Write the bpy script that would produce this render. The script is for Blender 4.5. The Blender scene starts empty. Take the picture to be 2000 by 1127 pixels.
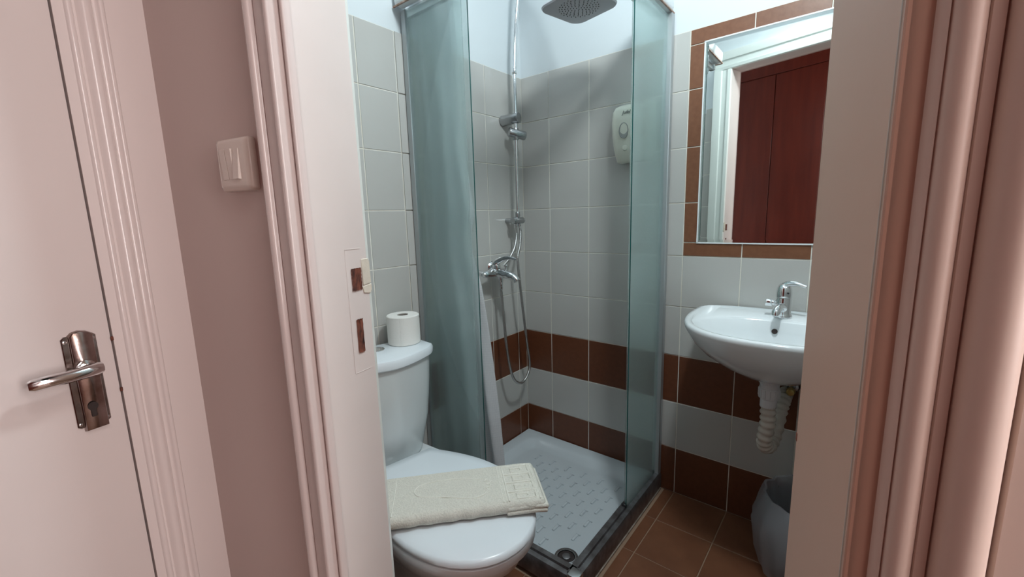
import bpy, bmesh, math, random
from mathutils import Vector, Matrix, noise
random.seed(7)
sc = bpy.context.scene
COL = sc.collection

# ------------------------------------------------------------------ camera
cam_d = bpy.data.cameras.new('camera'); cam = bpy.data.objects.new('camera', cam_d); COL.objects.link(cam)
YAW, PITCH, ROLL = -0.6831, 0.1639, 0.0282
cam_d.sensor_width = 36.0; cam_d.lens = 834.27 / 2000 * 36.0; cam_d.clip_start = 0.02
f = Vector((math.sin(YAW) * math.cos(PITCH), math.cos(YAW) * math.cos(PITCH), -math.sin(PITCH)))
r = Vector((math.cos(YAW), -math.sin(YAW), 0)); d = f.cross(r)
cr, sr = math.cos(ROLL), math.sin(ROLL)
R_, D_ = cr * r + sr * d, -sr * r + cr * d
cam.matrix_world = Matrix(((R_.x, -D_.x, -f.x, 1.2862), (R_.y, -D_.y, -f.y, -1.6878), (R_.z, -D_.z, -f.z, 1.1629), (0, 0, 0, 1)))
sc.camera = cam

# ------------------------------------------------------------------ light
sc.view_settings.view_transform = 'Standard'; sc.view_settings.look = 'None'
sc.view_settings.gamma = 1.0; sc.view_settings.use_curve_mapping = False
sc.view_settings.exposure = 0.0
w = bpy.data.worlds.new('world'); sc.world = w; w.use_nodes = True
w.node_tree.nodes['Background'].inputs[0].default_value = (0.8, 0.88, 1.0, 1)
w.node_tree.nodes['Background'].inputs[1].default_value = 0.3

def area(name, loc, target, size, size_y, power, color):
    l = bpy.data.lights.new(name, 'AREA'); l.shape = 'RECTANGLE'; l.size = size; l.size_y = size_y
    l.energy = power; l.color = color
    o = bpy.data.objects.new(name, l); COL.objects.link(o); o.location = loc
    o.rotation_euler = (Vector(target) - Vector(loc)).to_track_quat('-Z', 'Y').to_euler()
    return o

# door wall frame: P is the bathroom side of the left jamb; A runs along that wall, B through it into the bathroom
DL = math.radians(13)
P = Vector((.62, -1.27, 0)); A = Vector((math.cos(DL), math.sin(DL), 0)); B = Vector((-math.sin(DL), math.cos(DL), 0))
def H(s, t, z=0.0): return P + s * A + t * B + Vector((0, 0, z))

area('bathroom_lamp', (1.17, -.88, 2.26), (.3, -.1, .9), .17, .17, 13.5, (.87, .97, 1.0))
area('bathroom_fill_light', (.75, -.75, 2.46), (.75, -.75, 0), .6, .6, 2.4, (.84, .95, 1.0))  # added fill below the ceiling to brighten the curtain, no real fixture
area('hall_window', H(2.5, -.52, 1.45), H(0, -.52, 1.2), .54, 1.7, 30, (1.0, .955, .95))
area('hall_fill_light', H(1.0, -.55, 2.44), H(1.0, -.55, 0), .3, .3, 6.0, (1.0, .95, .93))  # unseen light added overhead to lift the switch wall

# ------------------------------------------------------------------ materials
def mat(name, color, rough=.5, metal=0.0, bump=0.0, bscale=60, var=0.0, vscale=6, coat=0.0, spec=.5, color2=None, trans=0.0, stretch=None):
    m = bpy.data.materials.new(name); m.use_nodes = True; nt = m.node_tree; n = nt.nodes; b = n['Principled BSDF']
    b.inputs['Base Color'].default_value = (*color, 1); b.inputs['Roughness'].default_value = rough
    b.inputs['Metallic'].default_value = metal; b.inputs['Coat Weight'].default_value = coat
    b.inputs['Specular IOR Level'].default_value = spec; b.inputs['Transmission Weight'].default_value = trans
    tc = n.new('ShaderNodeTexCoord'); mp = n.new('ShaderNodeMapping'); nt.links.new(tc.outputs['Object'], mp.inputs[0])
    if stretch: mp.inputs['Scale'].default_value = stretch
    if var or color2:
        t = n.new('ShaderNodeTexNoise'); t.inputs['Scale'].default_value = vscale; t.inputs['Detail'].default_value = 6
        nt.links.new(mp.outputs[0], t.inputs[0])
        rp = n.new('ShaderNodeValToRGB'); rp.color_ramp.elements[0].position = .3; rp.color_ramp.elements[1].position = .7
        c2 = color2 or tuple(c * (1 - var) for c in color)
        rp.color_ramp.elements[0].color = (*c2, 1); rp.color_ramp.elements[1].color = (*color, 1)
        nt.links.new(t.outputs[0], rp.inputs[0]); nt.links.new(rp.outputs[0], b.inputs['Base Color'])
    if bump:
        t = n.new('ShaderNodeTexNoise'); t.inputs['Scale'].default_value = bscale; t.inputs['Detail'].default_value = 4
        nt.links.new(mp.outputs[0], t.inputs[0])
        bp = n.new('ShaderNodeBump'); bp.inputs['Strength'].default_value = bump; bp.inputs['Distance'].default_value = .002
        nt.links.new(t.outputs[0], bp.inputs['Height']); nt.links.new(bp.outputs[0], b.inputs['Normal'])
    return m

M = {}
M['bath_paint'] = mat('bath_paint', (.69, .745, .77), .55, bump=.15, bscale=30)
M['hall_paint'] = mat('hall_paint', (.68, .56, .525), .42, bump=.25, bscale=14, var=.04, vscale=3)
M['gloss_pink'] = mat('gloss_pink', (.77, .685, .66), .2, bump=.22, bscale=16, var=.04, vscale=3, coat=.3)
M['gloss_leaf'] = mat('gloss_leaf', (.755, .68, .655), .17, bump=.3, bscale=9, var=.05, vscale=2.5, coat=.3)
M['jamb_shaded'] = mat('jamb_shaded', (.62, .42, .325), .5, bump=.25, bscale=14, var=.04, vscale=3)  # right jamb: its shade and warm bounce are put into the colour
M['casing_shaded'] = mat('casing_shaded', (.72, .60, .53), .45, bump=.25, bscale=14, var=.04, vscale=3)  # right casing: milder shaded tone mixed into the paint colour
M['jamb_white'] = mat('jamb_white', (.82, .76, .73), .35, bump=.3, bscale=12, var=.06, vscale=5)
M['casing_bath'] = mat('casing_bath', (.80, .84, .80), .3, bump=.2, bscale=20)
M['ceiling'] = mat('ceiling', (.80, .82, .83), .7)
M['tile_white'] = mat('tile_white', (.54, .535, .51), .2, bump=.12, bscale=8, var=.05, vscale=3, coat=.2)
M['tile_brown'] = mat('tile_brown', (.15, .050, .023), .33, bump=.15, bscale=40, color2=(.125, .041, .019), vscale=60)
M['tile_brown_lit'] = mat('tile_brown_lit', (.21, .088, .044), .4, bump=.15, bscale=40, color2=(.175, .068, .033), vscale=60)  # same brown tile as the rows, stronger light painted in as a lighter colour
M['floor_tile'] = mat('floor_tile', (.21, .085, .042), .4, bump=.2, bscale=40, color2=(.15, .055, .027), vscale=9)
M['grout'] = mat('grout', (.88, .88, .82), .9, bump=.3, bscale=200, color2=(.74, .70, .60), vscale=5)
M['floor_grout'] = mat('floor_grout', (.33, .22, .15), .9, bump=.4, bscale=200)
M['dark_grout'] = mat('dark_grout', (.11, .075, .06), .9)
M['caulk'] = mat('caulk', (.62, .56, .50), .7, bump=.5, bscale=90, color2=(.34, .26, .2), vscale=30)
M['hall_floor'] = mat('hall_floor', (.30, .17, .11), .5, var=.2, vscale=4)
M['ceramic'] = mat('ceramic', (.80, .845, .86), .12, coat=.5)
M['tank_ceramic'] = mat('tank_ceramic', (.70, .745, .75), .16, coat=.4)
M['seat_plastic'] = mat('seat_plastic', (.80, .86, .90), .22)
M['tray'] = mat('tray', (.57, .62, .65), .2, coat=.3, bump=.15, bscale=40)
M['chrome'] = mat('chrome', (.80, .81, .82), .09, 1.0)
M['satin_chrome'] = mat('satin_chrome', (.46, .47, .48), .27, 1.0)
M['steel_hose'] = mat('steel_hose', (.50, .50, .49), .28, 1.0)
M['head_grey'] = mat('head_grey', (.52, .52, .56), .35)
M['worn_metal'] = mat('worn_metal', (.50, .45, .44), .2, 1.0, bump=.3, bscale=40, color2=(.24, .17, .14), vscale=32)
M['alu'] = mat('alu', (.64, .67, .68), .32, 1.0)
M['alu_matte'] = mat('alu_matte', (.46, .49, .50), .45, .6)
M['rail_worn'] = mat('rail_worn', (.30, .30, .31), .35, .8, bump=.4, bscale=80, color2=(.14, .12, .12), vscale=25)
M['rust'] = mat('rust', (.32, .17, .11), .8, color2=(.55, .42, .36), vscale=70)
M['white_plastic'] = mat('white_plastic', (.80, .83, .84), .35)
M['pvc'] = mat('pvc', (.62, .57, .50), .45, var=.15, vscale=30)
M['pvc_white'] = mat('pvc_white', (.66, .66, .67), .4)
M['brass'] = mat('brass', (.55, .42, .15), .35, .8)
M['black'] = mat('black', (.015, .015, .017), .4)
M['dark_hole'] = mat('dark_hole', (.03, .02, .018), .8)
M['paper'] = mat('paper', (.83, .82, .78), .95, bump=.3, bscale=120, spec=.1)
M['card'] = mat('card', (.30, .27, .24), .9)
M['dispenser'] = mat('dispenser', (.78, .80, .70), .28)
M['disp_window'] = mat('disp_window', (.34, .36, .34), .15, coat=.4)
M['ink'] = mat('ink', (.04, .05, .06), .6)
M['red_brown'] = mat('red_brown', (.155, .026, .015), .33, bump=.25, bscale=8, color2=(.105, .016, .010), vscale=4, stretch=(6, 6, .6))
M['wood_raw'] = mat('wood_raw', (.26, .085, .05), .85, bump=1.0, bscale=60, color2=(.03, .012, .010), vscale=160, stretch=(1, 1, .35))
M['patch'] = mat('patch', (.80, .76, .65), .6, bump=.6, bscale=90, var=.15, vscale=30)
M['switch'] = mat('switch', (.74, .66, .60), .18, coat=.3)
M['towel'] = mat('towel', (.80, .775, .69), .98, bump=1.0, bscale=260, spec=.08, var=.16, vscale=260)
M['towel_trim'] = mat('towel_trim', (.86, .84, .76), .95, bump=.6, bscale=420, spec=.08)
M['bin_body'] = mat('bin_body', (.12, .12, .125), .5)

# silvered glass
m = mat('mirror_glass', (.86, .90, .88), .015, 1.0); M['mirror'] = m

# frosted glass: part of the light goes straight, part is scattered
def frosted(name, tint, rough=.25):
    m = bpy.data.materials.new(name); m.use_nodes = True; nt = m.node_tree; n = nt.nodes
    for x in list(n):
        if x.type == 'BSDF_PRINCIPLED': n.remove(x)
    gl = n.new('ShaderNodeBsdfGlass'); gl.inputs['Color'].default_value = (*tint, 1); gl.inputs['Roughness'].default_value = rough; gl.inputs['IOR'].default_value = 1.3
    tr = n.new('ShaderNodeBsdfTransparent'); tr.inputs[0].default_value = (*tint, 1)
    tl = n.new('ShaderNodeBsdfTranslucent'); tl.inputs[0].default_value = (.86, .95, .95, 1)
    df = n.new('ShaderNodeBsdfDiffuse'); df.inputs[0].default_value = (.80, .93, .925, 1)
    m1 = n.new('ShaderNodeMixShader'); m1.inputs[0].default_value = .5
    nt.links.new(tl.outputs[0], m1.inputs[1]); nt.links.new(df.outputs[0], m1.inputs[2])
    m2 = n.new('ShaderNodeMixShader'); m2.inputs[0].default_value = .48
    nt.links.new(tr.outputs[0], m2.inputs[1]); nt.links.new(gl.outputs[0], m2.inputs[2])
    m3 = n.new('ShaderNodeMixShader'); m3.inputs[0].default_value = .11
    nt.links.new(m2.outputs[0], m3.inputs[1]); nt.links.new(m1.outputs[0], m3.inputs[2])
    nt.links.new(m3.outputs[0], n['Material Output'].inputs[0])
    return m
M['frost_fixed'] = frosted('frost_fixed', (.93, .978, .974), .20)
M['frost_door'] = frosted('frost_door', (.95, .985, .982), .24)
M['glass_edge'] = mat('glass_edge', (.012, .085, .08), .2, coat=.4)

# curtain: white waffle cloth, lets some light through
def cloth(name, col, tl_fac, wscale):
    m = bpy.data.materials.new(name); m.use_nodes = True; nt = m.node_tree; n = nt.nodes; b = n['Principled BSDF']
    b.inputs['Base Color'].default_value = (*col, 1); b.inputs['Roughness'].default_value = .85
    tl = n.new('ShaderNodeBsdfTranslucent'); tl.inputs[0].default_value = (*col, 1)
    mx = n.new('ShaderNodeMixShader'); mx.inputs[0].default_value = tl_fac
    nt.links.new(b.outputs[0], mx.inputs[1]); nt.links.new(tl.outputs[0], mx.inputs[2])
    nt.links.new(mx.outputs[0], n['Material Output'].inputs[0])
    uv = n.new('ShaderNodeUVMap'); ck = n.new('ShaderNodeTexBrick'); ck.offset = 0; ck.inputs['Scale'].default_value = wscale
    ck.inputs['Mortar Size'].default_value = .09; ck.inputs['Brick Width'].default_value = 1; ck.inputs['Row Height'].default_value = 1
    ck.inputs['Mortar Smooth'].default_value = .6
    ck.inputs['Color1'].default_value = (*[c * .84 for c in col], 1); ck.inputs['Color2'].default_value = (*[c * .84 for c in col], 1)
    ck.inputs['Mortar'].default_value = (*[min(1, c * 1.03) for c in col], 1)
    nt.links.new(uv.outputs[0], ck.inputs[0]); nt.links.new(ck.outputs['Color'], b.inputs['Base Color'])
    bp = n.new('ShaderNodeBump'); bp.inputs['Strength'].default_value = .8; bp.inputs['Distance'].default_value = .002
    nt.links.new(ck.outputs['Fac'], bp.inputs['Height']); nt.links.new(bp.outputs[0], b.inputs['Normal'])
    return m
M['curtain'] = cloth('curtain', (.94, .95, .97), .45, 1)

# thin grey bin liner
m = bpy.data.materials.new('bin_liner'); m.use_nodes = True; nt = m.node_tree; n = nt.nodes; b = n['Principled BSDF']
b.inputs['Base Color'].default_value = (.50, .52, .56, 1); b.inputs['Roughness'].default_value = .28
tr = n.new('ShaderNodeBsdfTransparent'); mx = n.new('ShaderNodeMixShader'); mx.inputs[0].default_value = .42
nt.links.new(tr.outputs[0], mx.inputs[1]); nt.links.new(b.outputs[0], mx.inputs[2]); nt.links.new(mx.outputs[0], n['Material Output'].inputs[0])
M['bin_liner'] = m

# ------------------------------------------------------------------ mesh helpers
def finish(name, bm, m, parent=None, smooth=40, **props):
    bmesh.ops.recalc_face_normals(bm, faces=bm.faces)
    me = bpy.data.meshes.new(name); bm.to_mesh(me); bm.free()
    if smooth:
        me.shade_smooth(); me.set_sharp_from_angle(angle=math.radians(smooth))
    for x in (m if isinstance(m, (list, tuple)) else [m]): me.materials.append(M[x])
    o = bpy.data.objects.new(name, me); COL.objects.link(o)
    if parent:
        o.parent = parent; o.matrix_parent_inverse = Matrix.Identity(4)
        # points are given in world space: bring them into the parent's frame
        me.transform(world_of(parent).inverted())
    for k, v in props.items(): o[k] = v
    return o
def world_of(o):
    mw = Matrix.LocRotScale(o.location, o.rotation_euler, o.scale)
    while o.parent: o = o.parent; mw = Matrix.LocRotScale(o.location, o.rotation_euler, o.scale) @ mw
    return mw
def thing(name, label, cat, loc=(0, 0, 0), group=None):
    o = bpy.data.objects.new(name, None); COL.objects.link(o); o.location = loc; o.empty_display_size = .05
    o['label'] = label; o['category'] = cat
    if group: o['group'] = group
    return o
def bevel(bm, w, seg=2, edges=None):
    bmesh.ops.bevel(bm, geom=edges or bm.edges[:], offset=w, segments=seg, affect='EDGES', profile=.5)
def box(x0, x1, y0, y1, z0, z1, bv=0, seg=2, bm=None, frame=None):
    """a box; frame(x, y, z) -> world point"""
    b2 = bmesh.new()
    v = [b2.verts.new((x, y, z)) for x in (x0, x1) for y in (y0, y1) for z in (z0, z1)]
    for q in ((0, 1, 3, 2), (4, 6, 7, 5), (0, 4, 5, 1), (2, 3, 7, 6), (0, 2, 6, 4), (1, 5, 7, 3)): b2.faces.new([v[i] for i in q])
    if bv: bevel(b2, bv, seg)
    if frame:
        for q in b2.verts: q.co = frame(*q.co)
    if bm is None: return b2
    return merge(bm, b2)
def merge(bm, b2):
    me = bpy.data.meshes.new('t'); b2.to_mesh(me); b2.free(); bm.from_mesh(me); bpy.data.meshes.remove(me); return bm
def loft(rings, bm=None, cap0=True, cap1=True, closed=True, frame=None):
    bm = bm or bmesh.new(); vs = []
    for rg in rings: vs.append([bm.verts.new(frame(*p) if frame else p) for p in rg])
    n = len(rings[0])
    for a, b in zip(vs[:-1], vs[1:]):
        for i in range(n if closed else n - 1):
            j = (i + 1) % n; bm.faces.new((a[i], a[j], b[j], b[i]))
    if cap0: bm.faces.new(vs[0][::-1])
    if cap1: bm.faces.new(vs[-1])
    return bm
def frames(path):
    pts = [Vector(p) for p in path]; out = []
    t0 = (pts[1] - pts[0]).normalized(); u = t0.orthogonal().normalized()
    for i, p in enumerate(pts):
        t = (pts[min(i + 1, len(pts) - 1)] - pts[max(i - 1, 0)]).normalized()
        u = (u - t * u.dot(t)).normalized(); out.append((p, u, t.cross(u)))
    return out
def tube(path, rad, n=14, bm=None, cap=True, ell=1.0):
    fr = frames(path); rings = []
    for i, (p, u, v) in enumerate(fr):
        rr = rad[i] if isinstance(rad, (list, tuple)) else rad
        rings.append([p + rr * (math.cos(2 * math.pi * k / n) * u + ell * math.sin(2 * math.pi * k / n) * v) for k in range(n)])
    return loft(rings, bm, cap, cap)
def smooth_path(pts, n=8):
    pts = [Vector(p) for p in pts]; q = [2 * pts[0] - pts[1]] + pts + [2 * pts[-1] - pts[-2]]; out = []
    for i in range(1, len(q) - 2):
        for k in range(n):
            t = k / n; a, b, c, e = q[i - 1], q[i], q[i + 1], q[i + 2]
            out.append(.5 * ((2 * b) + (c - a) * t + (2 * a - 5 * b + 4 * c - e) * t * t + (3 * b - a - 3 * c + e) * t ** 3))
    out.append(pts[-1]); return out
def cyl(p0, p1, r0, r1=None, n=24, bm=None, bv=0):
    p0, p1 = Vector(p0), Vector(p1); r1 = r0 if r1 is None else r1
    if bv:
        dd = (p1 - p0).normalized() * bv
        return tube([p0, p0 + dd * .3, p0 + dd, p1 - dd, p1 - dd * .3, p1], [r0 - bv, r0 - bv * .3, r0, r1, r1 - bv * .3, r1 - bv], n, bm)
    return tube([p0, p1], [r0, r1], n, bm)
def lathe(c, prof, n=40, bm=None, cap0=True, cap1=True):
    """prof: (radius, z) about a vertical axis through c"""
    return loft([[(c[0] + r * math.cos(2 * math.pi * k / n), c[1] + r * math.sin(2 * math.pi * k / n), c[2] + z) for k in range(n)] for r, z in prof], bm, cap0, cap1)
def extrude_profile(prof, z0, z1, frame=None):
    """prof: list of (a, b) along a vertical extrusion"""
    return loft([[(a, b, z0) for a, b in prof], [(a, b, z1) for a, b in prof]], frame=frame)

def structure(name, bm, m, smooth=40): return finish(name, bm, m, smooth=smooth, kind='structure')

# ------------------------------------------------------------------ room shell
CEIL = 2.5; XR = 1.52
walls = {}
# backs of the walls are the grout bed; tiles stand proud by TP
TP = .001
walls['back'] = structure('wall_back', box(-.12, XR + .12, TP, .12, 0, 1.8), 'grout')
structure('wall_back_upper', box(-.12, XR + .12, .001, .12, 1.8, CEIL), 'bath_paint')
walls['left'] = structure('wall_left', box(-.12, -TP, -1.5, TP, 0, 1.8), 'grout')
structure('wall_left_upper', box(-.12, -.001, -1.5, .001, 1.8, CEIL), 'bath_paint')
walls['right'] = structure('wall_right', box(XR + TP, XR + .12, -1.12, TP, 0, 1.8), 'grout')
structure('wall_right_upper', box(XR + .001, XR + .12, -1.12, .001, 1.8, CEIL), 'bath_paint')
HF = lambda s, t, z: H(s, t, z)
S0, S1 = 0.0, .645
walls['front'] = structure('wall_front', box(-.70, S0 - .02, -.1, -TP, 0, 1.8, frame=HF), 'grout')
bm = box(-.70, S0 - .02, -.1, -.001, 1.8, CEIL, frame=HF); box(S1 + .02, 1.15, -.2, -.001, 0, CEIL, bm=bm, frame=HF)
box(S0 - .02, S1 + .02, -.1, -.001, 2.03, CEIL, bm=bm, frame=HF)
structure('wall_front_upper', bm, 'bath_paint')

# one tile mesh per size and colour, shared
tile_cache = {}
def tile_mesh(wd, ht, m, th=.0020, bv=.0008):
    k = (round(wd, 4), round(ht, 4), m, th)
    if k not in tile_cache:
        bm = bmesh.new(); b = bv
        pr = [(0, 0, 0), (0, 0, th - b), (b, b, th)]
        rings = [[(o, p, q) for o, p in ((i, i), (wd - i, i), (wd - i, ht - i), (i, ht - i))] for i, _, q in pr]
        loft(rings, bm, cap0=False)
        bmesh.ops.recalc_face_normals(bm, faces=bm.faces)
        me = bpy.data.meshes.new('tile'); bm.to_mesh(me); bm.free(); me.materials.append(M[m]); tile_cache[k] = me
    return tile_cache[k]
def put_tile(parent, origin, ux, uy, uz, wd, ht, m, name='tile', th=.0020, lift=None):
    """origin: corner of the tile's cell on the bed; ux along width, uy along height, uz out of the wall"""
    g = .0018; me = tile_mesh(wd - 2 * g, ht - 2 * g, m, th)
    o = bpy.data.objects.new(name, me); COL.objects.link(o)
    tilt = Matrix.Rotation(random.uniform(-.0025, .0025), 4, 'X') @ Matrix.Rotation(random.uniform(-.0025, .0025), 4, 'Y')
    mw = Matrix(((ux.x, uy.x, uz.x, 0), (ux.y, uy.y, uz.y, 0), (ux.z, uy.z, uz.z, 0), (0, 0, 0, 1)))
    org = origin + ux * g + uy * g + uz * ((lift or 0) + random.uniform(-.0003, .0003))
    o.parent = parent; o.matrix_local = Matrix.Translation(org) @ mw @ tilt
    return o
X_, Y_, Z_ = Vector((1, 0, 0)), Vector((0, 1, 0)), Vector((0, 0, 1))
def row_mat(k): return 'tile_brown' if k in (0, 2) else 'tile_white'   # rows counted from the floor
# back wall
xs = [0, .1545, .3576, .5607, .7638, .9669, 1.170, 1.3731, XR]
for k in range(9):
    for x0, x1 in zip(xs[:-1], xs[1:]):
        if k >= 5 and x0 > .76: continue
        put_tile(walls['back'], Vector((x0, TP, .2 * k)), X_, Z_, -Y_, x1 - x0, .2, row_mat(k))
# tiled border round the mirror
FX0, FX1, FZ0, FZ1, FB = .7638, 1.4300, 1.0, 1.8, .052
for k in range(4):
    for a in (FX0, FX1 - FB):
        z0 = FZ0 + .2 * k + (FB if k == 0 else 0); z1 = FZ0 + .2 * (k + 1) - (FB if k == 3 else 0)
        put_tile(walls['back'], Vector((a, TP, z0)), X_, Z_, -Y_, FB, z1 - z0, 'tile_brown_lit', 'border_tile', .0026)
for z in (FZ0, FZ1 - FB):
    for a, b in zip([FX0, .9669, 1.170, 1.3731], [.9669, 1.170, 1.3731, FX1]):
        put_tile(walls['back'], Vector((a, TP, z)), X_, Z_, -Y_, b - a, FB, 'tile_brown_lit', 'border_tile', .0026)
for k in range(4):
    put_tile(walls['back'], Vector((FX1, TP, 1.0 + .2 * k)), X_, Z_, -Y_, XR - FX1, .2, 'tile_white')
# left wall (runs along -y), tiles behind the shower and behind the toilet
ys = [0, -.0643, -.2551, -.4550, -.6540, -.7066, -.8575, -1.0590, -1.2600, -1.42]
for k in range(9):
    for y0, y1 in zip(ys[:-1], ys[1:]):
        put_tile(walls['left'], Vector((-TP, y1, .2 * k)), Y_, Z_, X_, y0 - y1, .2, row_mat(k), lift=.0025 if y0 == -.6540 else 0)
# right wall
for k in range(9):
    for j in range(5):
        put_tile(walls['right'], Vector((XR + TP, -.203 * j, .2 * k)), -Y_, Z_, -X_, .203, .2, row_mat(k))
# bathroom side of the door wall
for k in range(9):
    for s0, s1 in ((-.62, -.515), (-.515, -.312), (-.312, -.109)):
        put_tile(walls['front'], H(s1, -TP, .2 * k), -A, Z_, B, s1 - s0, .2, row_mat(k))

# bathroom floor
fl = structure('floor', box(-.1, XR + .1, -1.6, .1, -.1, -.0020), 'floor_grout')
for i in range(5):
    for j in range(8):
        x0, x1 = .7638 + .2031 * i, .7638 + .2031 * (i + 1); y1 = -.206 * j; y0 = y1 - .206
        if i == 4: x0, x1 = .722, .7638
        if x0 >= XR: continue
        x1 = min(x1, XR)
        put_tile(fl, Vector((x0, y0, -.0020)), X_, Y_, Z_, x1 - x0, .206, 'floor_tile')
for i in range(4):
    for j in range(4):
        x1 = .722 - .2031 * i; x0 = max(x1 - .2031, 0); y1 = -.716 - .206 * j
        put_tile(fl, Vector((x0, y1 - .206, -.0020)), X_, Y_, Z_, x1 - x0, .206, 'floor_tile')
structure('ceiling', box(-.12, XR + .12, -1.75, .12, CEIL, CEIL + .1), 'ceiling')

# hall shell
KS = -.35                                              # plane of the hall wall that carries the white door
structure('wall_hall_front', box(KS - .1, -.035, -.11, -.1, 0, CEIL, frame=HF), 'hall_paint')
bm = box(S1 + .03, 2.7, -.212, -.2, 0, CEIL, frame=HF); box(-.035, S1 + .03, -.112, -.1, 2.03, CEIL, bm=bm, frame=HF)
structure('wall_hall_front_right', bm, 'hall_paint')
bm = box(KS - .1, KS, -.170, -.10, 0, CEIL, frame=HF); box(KS - .1, KS, -.95, -.170, 2.05, CEIL, bm=bm, frame=HF)
structure('wall_hall_left', bm, 'gloss_pink')
structure('wall_hall_right', box(2.6, 2.7, -.95, -.2, 0, CEIL, frame=HF), 'hall_paint')
bm = box(KS - .1, 2.7, -.95, -.86, 0, CEIL, frame=HF)
structure('wall_hall_back', bm, 'hall_paint')
structure('floor_hall', box(KS - .1, 2.7, -.95, -.06, -.1, .0005, frame=HF), 'hall_floor')
structure('ceiling_hall', box(KS - .1, 2.7, -.95, -.1, CEIL, CEIL + .1, frame=HF), 'ceiling')

# ------------------------------------------------------------------ bathroom doorway: jambs, casings
def S(n): return n
jl = structure('trim_1', box(-.03, 0, -.104, .002, 0, 2.0, .0012, 1, frame=HF), 'jamb_white')
jr = structure('trim_2', box(S1, S1 + .03, -.213, .002, 0, 2.0, .0012, 1, frame=HF), 'jamb_shaded')
structure('trim_3', box(-.03, S1 + .03, -.104, .002, 2.0, 2.03, .001, 1, frame=HF), 'jamb_white')
# lock pockets cut in the left jamb: raw wood, a lighter filled recess round them
for t0, t1, z0, z1 in ((-.0365, -.0150, 1.048, 1.086), (-.0345, -.0206, .939, .998)):
    n_ = 12; ring = []
    for k in range(4 * n_):
        sd, q = divmod(k, n_); q /= n_
        p = [(t0 + (t1 - t0) * q, z0), (t1, z0 + (z1 - z0) * q), (t1 - (t1 - t0) * q, z1), (t0, z1 - (z1 - z0) * q)][sd]
        c = ((t0 + t1) / 2, (z0 + z1) / 2); j = 1 + random.uniform(-.05, .06)
        ring.append((c[0] + (p[0] - c[0]) * j, c[1] + (p[1] - c[1]) * (1 + random.uniform(-.02, .03))))
    c = ((t0 + t1) / 2, (z0 + z1) / 2)
    bm = loft([[H(.0013, t, z) for t, z in ring], [H(.0006, c[0] + (t - c[0]) * .94, c[1] + (z - c[1]) * .97) for t, z in ring]], cap0=False)
    finish('lock_pocket', bm, 'wood_raw', jl, label='raw brown wood in a cut-out of the jamb')
# thin outlines of the filled recess and lifted paint patch on the edge
for a in ((-.0465, -.012, 1.118, 1.1195), (-.0465, -.0455, .906, 1.118), (-.046, -.0105, .9045, .9055)):
    finish('filler_ridge', box(0, .0005, a[0], a[1], a[2], a[3], .0002, 1, frame=HF), 'jamb_white', jl)
bm = bmesh.new()
pg = [(-.0125, 1.100), (.003, 1.1005), (.0060, 1.094), (.0068, 1.057), (-.013, 1.0545)]
loft([[H(-.004, t, z) for t, z in pg], [H(.0014, t, z) for t, z in pg]], bm)
pg = [(-.014, 1.0525), (.0072, 1.0555), (.0072, 1.045), (.003, 1.0385), (-.012, 1.041)]
loft([[H(-.004, t, z) for t, z in pg], [H(.0014, t, z) for t, z in pg]], bm)
bevel(bm, .0008, 1)
finish('paint_patch', bm, 'patch', jl, label='lifted cream paint patch on the jamb edge')
finish('bare_wood_chip', box(-.001, .0006, -.004, .0025, .898, .908, .0008, 1, frame=lambda s, t, z: H(S1 - s, t, z)), 'wood_raw', jr)

# casing of the hall side, left: profile drawn in (s, t)
def arc(cx, cy, r, a0, a1, n=5): return [(cx + r * math.cos(math.radians(a0 + (a1 - a0) * k / n)), cy + r * math.sin(math.radians(a0 + (a1 - a0) * k / n))) for k in range(n + 1)]
prof = [(-.0615, -.1), (-.0615, -.128)] + arc(-.0555, -.128, .006, 180, 360, 6) + [(-.0485, -.124), (-.047, -.1225), (-.0455, -.1255), (-.021, -.1265)] \
     + arc(-.0165, -.1275, .0045, 190, 350, 5) + [(-.0105, -.118), (-.0095, -.1135), (-.0075, -.1135)] + arc(-.0040, -.1125, .0036, 180, 350, 5) + [(0, -.107), (0, -.1)]
structure('trim_4', extrude_profile(prof, 0, 2.0, HF), 'gloss_pink', 50)
# right casing, nearer the camera: wide moulding seen from close up
T = -.212
prof = [(S1, -.205), (S1, T), (S1 + .003, T - .001), (S1 + .0095, T - .001), (S1 + .0105, T + .002), (S1 + .0125, T + .002), (S1 + .0150, T - .0055), (S1 + .0178, T - .0075), (S1 + .0186, T - .0060)] \
     + arc(S1 + .0262, T - .0045, .0076, 200, 330, 8) + [(S1 + .0352, T - .0035), (S1 + .0360, T - .0050), (S1 + .0415, T - .0055), (S1 + .0425, T - .0035)] \
     + arc(S1 + .0560, T - .0040, .0130, 190, 340, 10) + [(S1 + .0700, T - .003), (S1 + .072, T - .008), (S1 + .085, T - .008), (S1 + .085, -.205)]
structure('trim_5', extrude_profile(prof, 0, 2.0, HF), 'casing_shaded', 50)
# hall lintel casing
structure('trim_6', box(-.0615, S1 + .085, -.128, -.1, 2.0, 2.065, .004, 2, frame=HF), 'gloss_pink')
# bathroom side casing (seen in the mirror): stepped architrave
def bath_profile(f_):
    return [f_(0, .0), f_(-.004, .010), f_(-.020, .013), f_(-.022, .008), f_(-.052, .010), f_(-.056, .018), f_(-.078, .022), f_(-.098, .022), f_(-.102, .0)]
structure('trim_7', extrude_profile(bath_profile(lambda s, t: (s, t)), 0, 2.0, HF), 'casing_bath', 50)
structure('trim_8', extrude_profile(bath_profile(lambda s, t: (S1 - s, t)), 0, 2.0, HF), 'casing_bath', 50)
bm = loft([[H(s_, t, 2.0 - sz) for sz, t in bath_profile(lambda s, t: (s, t))] for s_ in (-.102, S1 + .102)])
structure('trim_9', bm, 'casing_bath', 50)

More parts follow.
